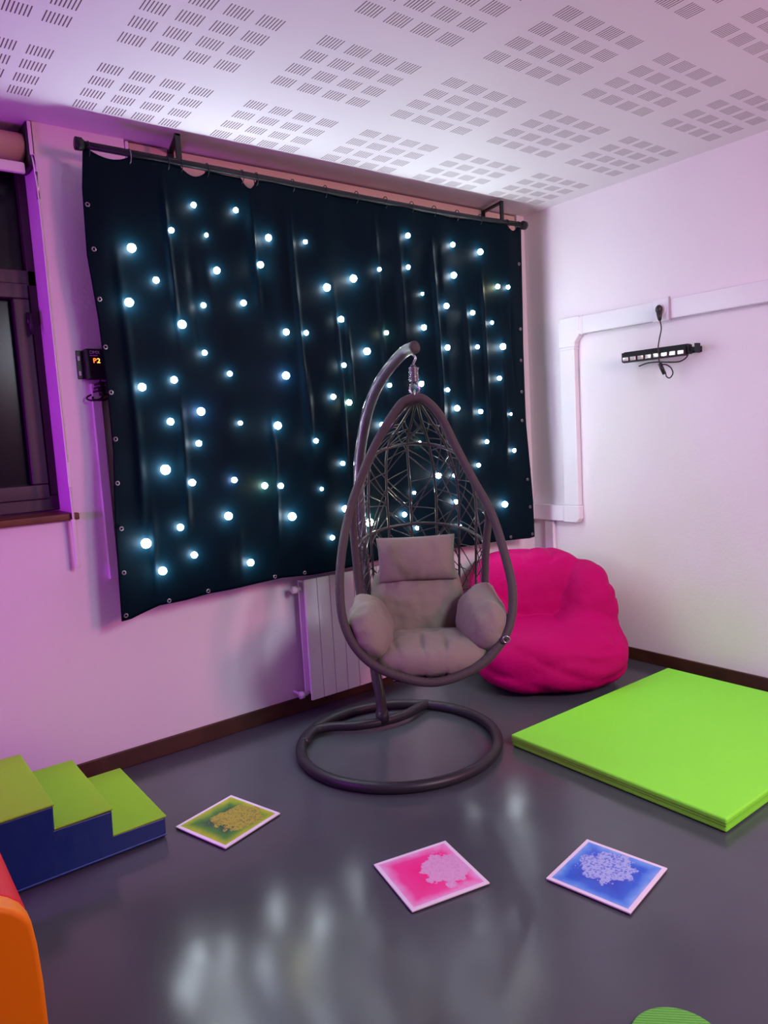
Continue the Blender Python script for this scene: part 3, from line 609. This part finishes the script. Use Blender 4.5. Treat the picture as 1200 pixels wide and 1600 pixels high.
# ------------------------------------------------------------------ foam steps
fs = thing('foam_steps', 'soft play steps with lime treads and blue sides', 'steps', (-3.3, -.45, 0))
Y0, Y1 = -.738, -.185
pf = [(-2.905, .002), (-2.902, .079), (-3.098, .083), (-3.095, .178), (-3.292, .181), (-3.289, .269), (-3.80, .269), (-3.80, .002)]
MB().prism(pf, Y0, Y1).build('blue_body', M['blue'], fs, bevel=.008, seg=4)
for x0, x1, z in ((-3.102, -2.899, .079), (-3.296, -3.092, .180), (-3.803, -3.286, .268)):
    MB().box((x0 + (.001), Y0 - .002, z), (x1, Y1 + .002, z + .008)).build('tread', M['tread'], fs, bevel=.0035, seg=3)
MB().box((-3.802, Y0 - .003, .010), (-2.903, Y0 + .001, .016)).build('piping', mat('pale_blue_piping', (.05, .10, .32), .35), fs, bevel=.002)

# ------------------------------------------------------------------ red and orange foam arch, near left
fa = thing('foam_block', 'rounded foam block with red top and orange end, near the left edge', 'foam block', (-3.85, -1.3, 0))
half = [(-3.88, .487), (-3.72, .484), (-3.64, .474), (-3.581, .455), (-3.556, .438), (-3.533, .414), (-3.519, .386), (-3.512, .323), (-3.508, .221), (-3.508, .121), (-3.508, .003)]
left = [(-7.76 - x, z) for x, z in half[1:]][::-1]
pf = [(-3.508, .003)][:0] + left + half
MB().prism(pf, -1.577, -1.50).build('orange_end', M['orange'], fa, bevel=.014, seg=5)
pr = [(x, z - .002) if z > .02 else (x, z) for x, z in pf]
MB().prism(pr, -1.499, -.93).build('red_body', M['red'], fa, bevel=.008, seg=4)

# ------------------------------------------------------------------ liquid floor tiles
def tile(name, label, corners, material):
    P = [Vector((*c, 0)) for c in corners]; c = sum(P, Vector()) / 4
    ux = ((P[1] - P[0]) + (P[2] - P[3])).normalized(); ang = math.atan2(ux.y, ux.x)
    t = thing(name, label, 'floor tile', (c.x, c.y, 0), 'liquid floor tiles')
    t.rotation_euler = (0, 0, ang)
    for nm, mt, z0, z1, q in (('tile_base', M['black'], .001, .005, .1425), ('liquid_panel', material, .005, .011, .1445)):
        me = MB().box((-q, -q, z0), (q, q, z1)); o_ = me.build(nm, mt, None, bevel=.0015, seg=2); o_.parent = t
    return t
W_ = (.80, .74, .82)
tile('liquid_tile', 'green and yellow liquid floor tile nearest the foam steps', [(-2.855, -.705), (-2.574, -.624), (-2.499, -.902), (-2.783, -.987)],
     tile_mat('green_yellow_liquid', [(0.0, (.55, .58, .04)), (.2, (.28, .44, .01)), (.38, (.05, .24, .02)), (.62, (.006, .075, .03))], (.38, .36, .03), (.035, -.018), .092, 3, (.16, .20, .03)))
tile('liquid_tile', 'pink and white liquid floor tile between the other two tiles', [(-2.429, -1.441), (-2.147, -1.497), (-2.214, -1.783), (-2.488, -1.721)],
     tile_mat('pink_liquid', [(0.0, (.74, .50, .74)), (.15, (.80, .30, .58)), (.36, (.85, .06, .32)), (.8, (.86, .03, .25))], (.70, .40, .62), (.055, -.005), .085, 11, (.66, .33, .56)))
tile('liquid_tile', 'blue liquid floor tile nearest the lime mat', [(-2.051, -1.89), (-1.769, -1.838), (-1.729, -2.123), (-2.002, -2.171)],
     tile_mat('blue_liquid', [(0.0, (.35, .50, .78)), (.16, (.10, .30, .76)), (.34, (.010, .10, .62)), (.7, (.002, .03, .48))], (.36, .44, .76), (.028, .008), .088, 21, (.07, .15, .60)))
o = tag(MB().tube([(-2.325, -2.524, .001), (-2.325, -2.524, .012)], [.114, .112], 64).build('floor_disc', M['disc'], bevel=.002, loc=(-2.325, -2.524, 0)), 'round ribbed green floor disc at the front right', 'floor disc')
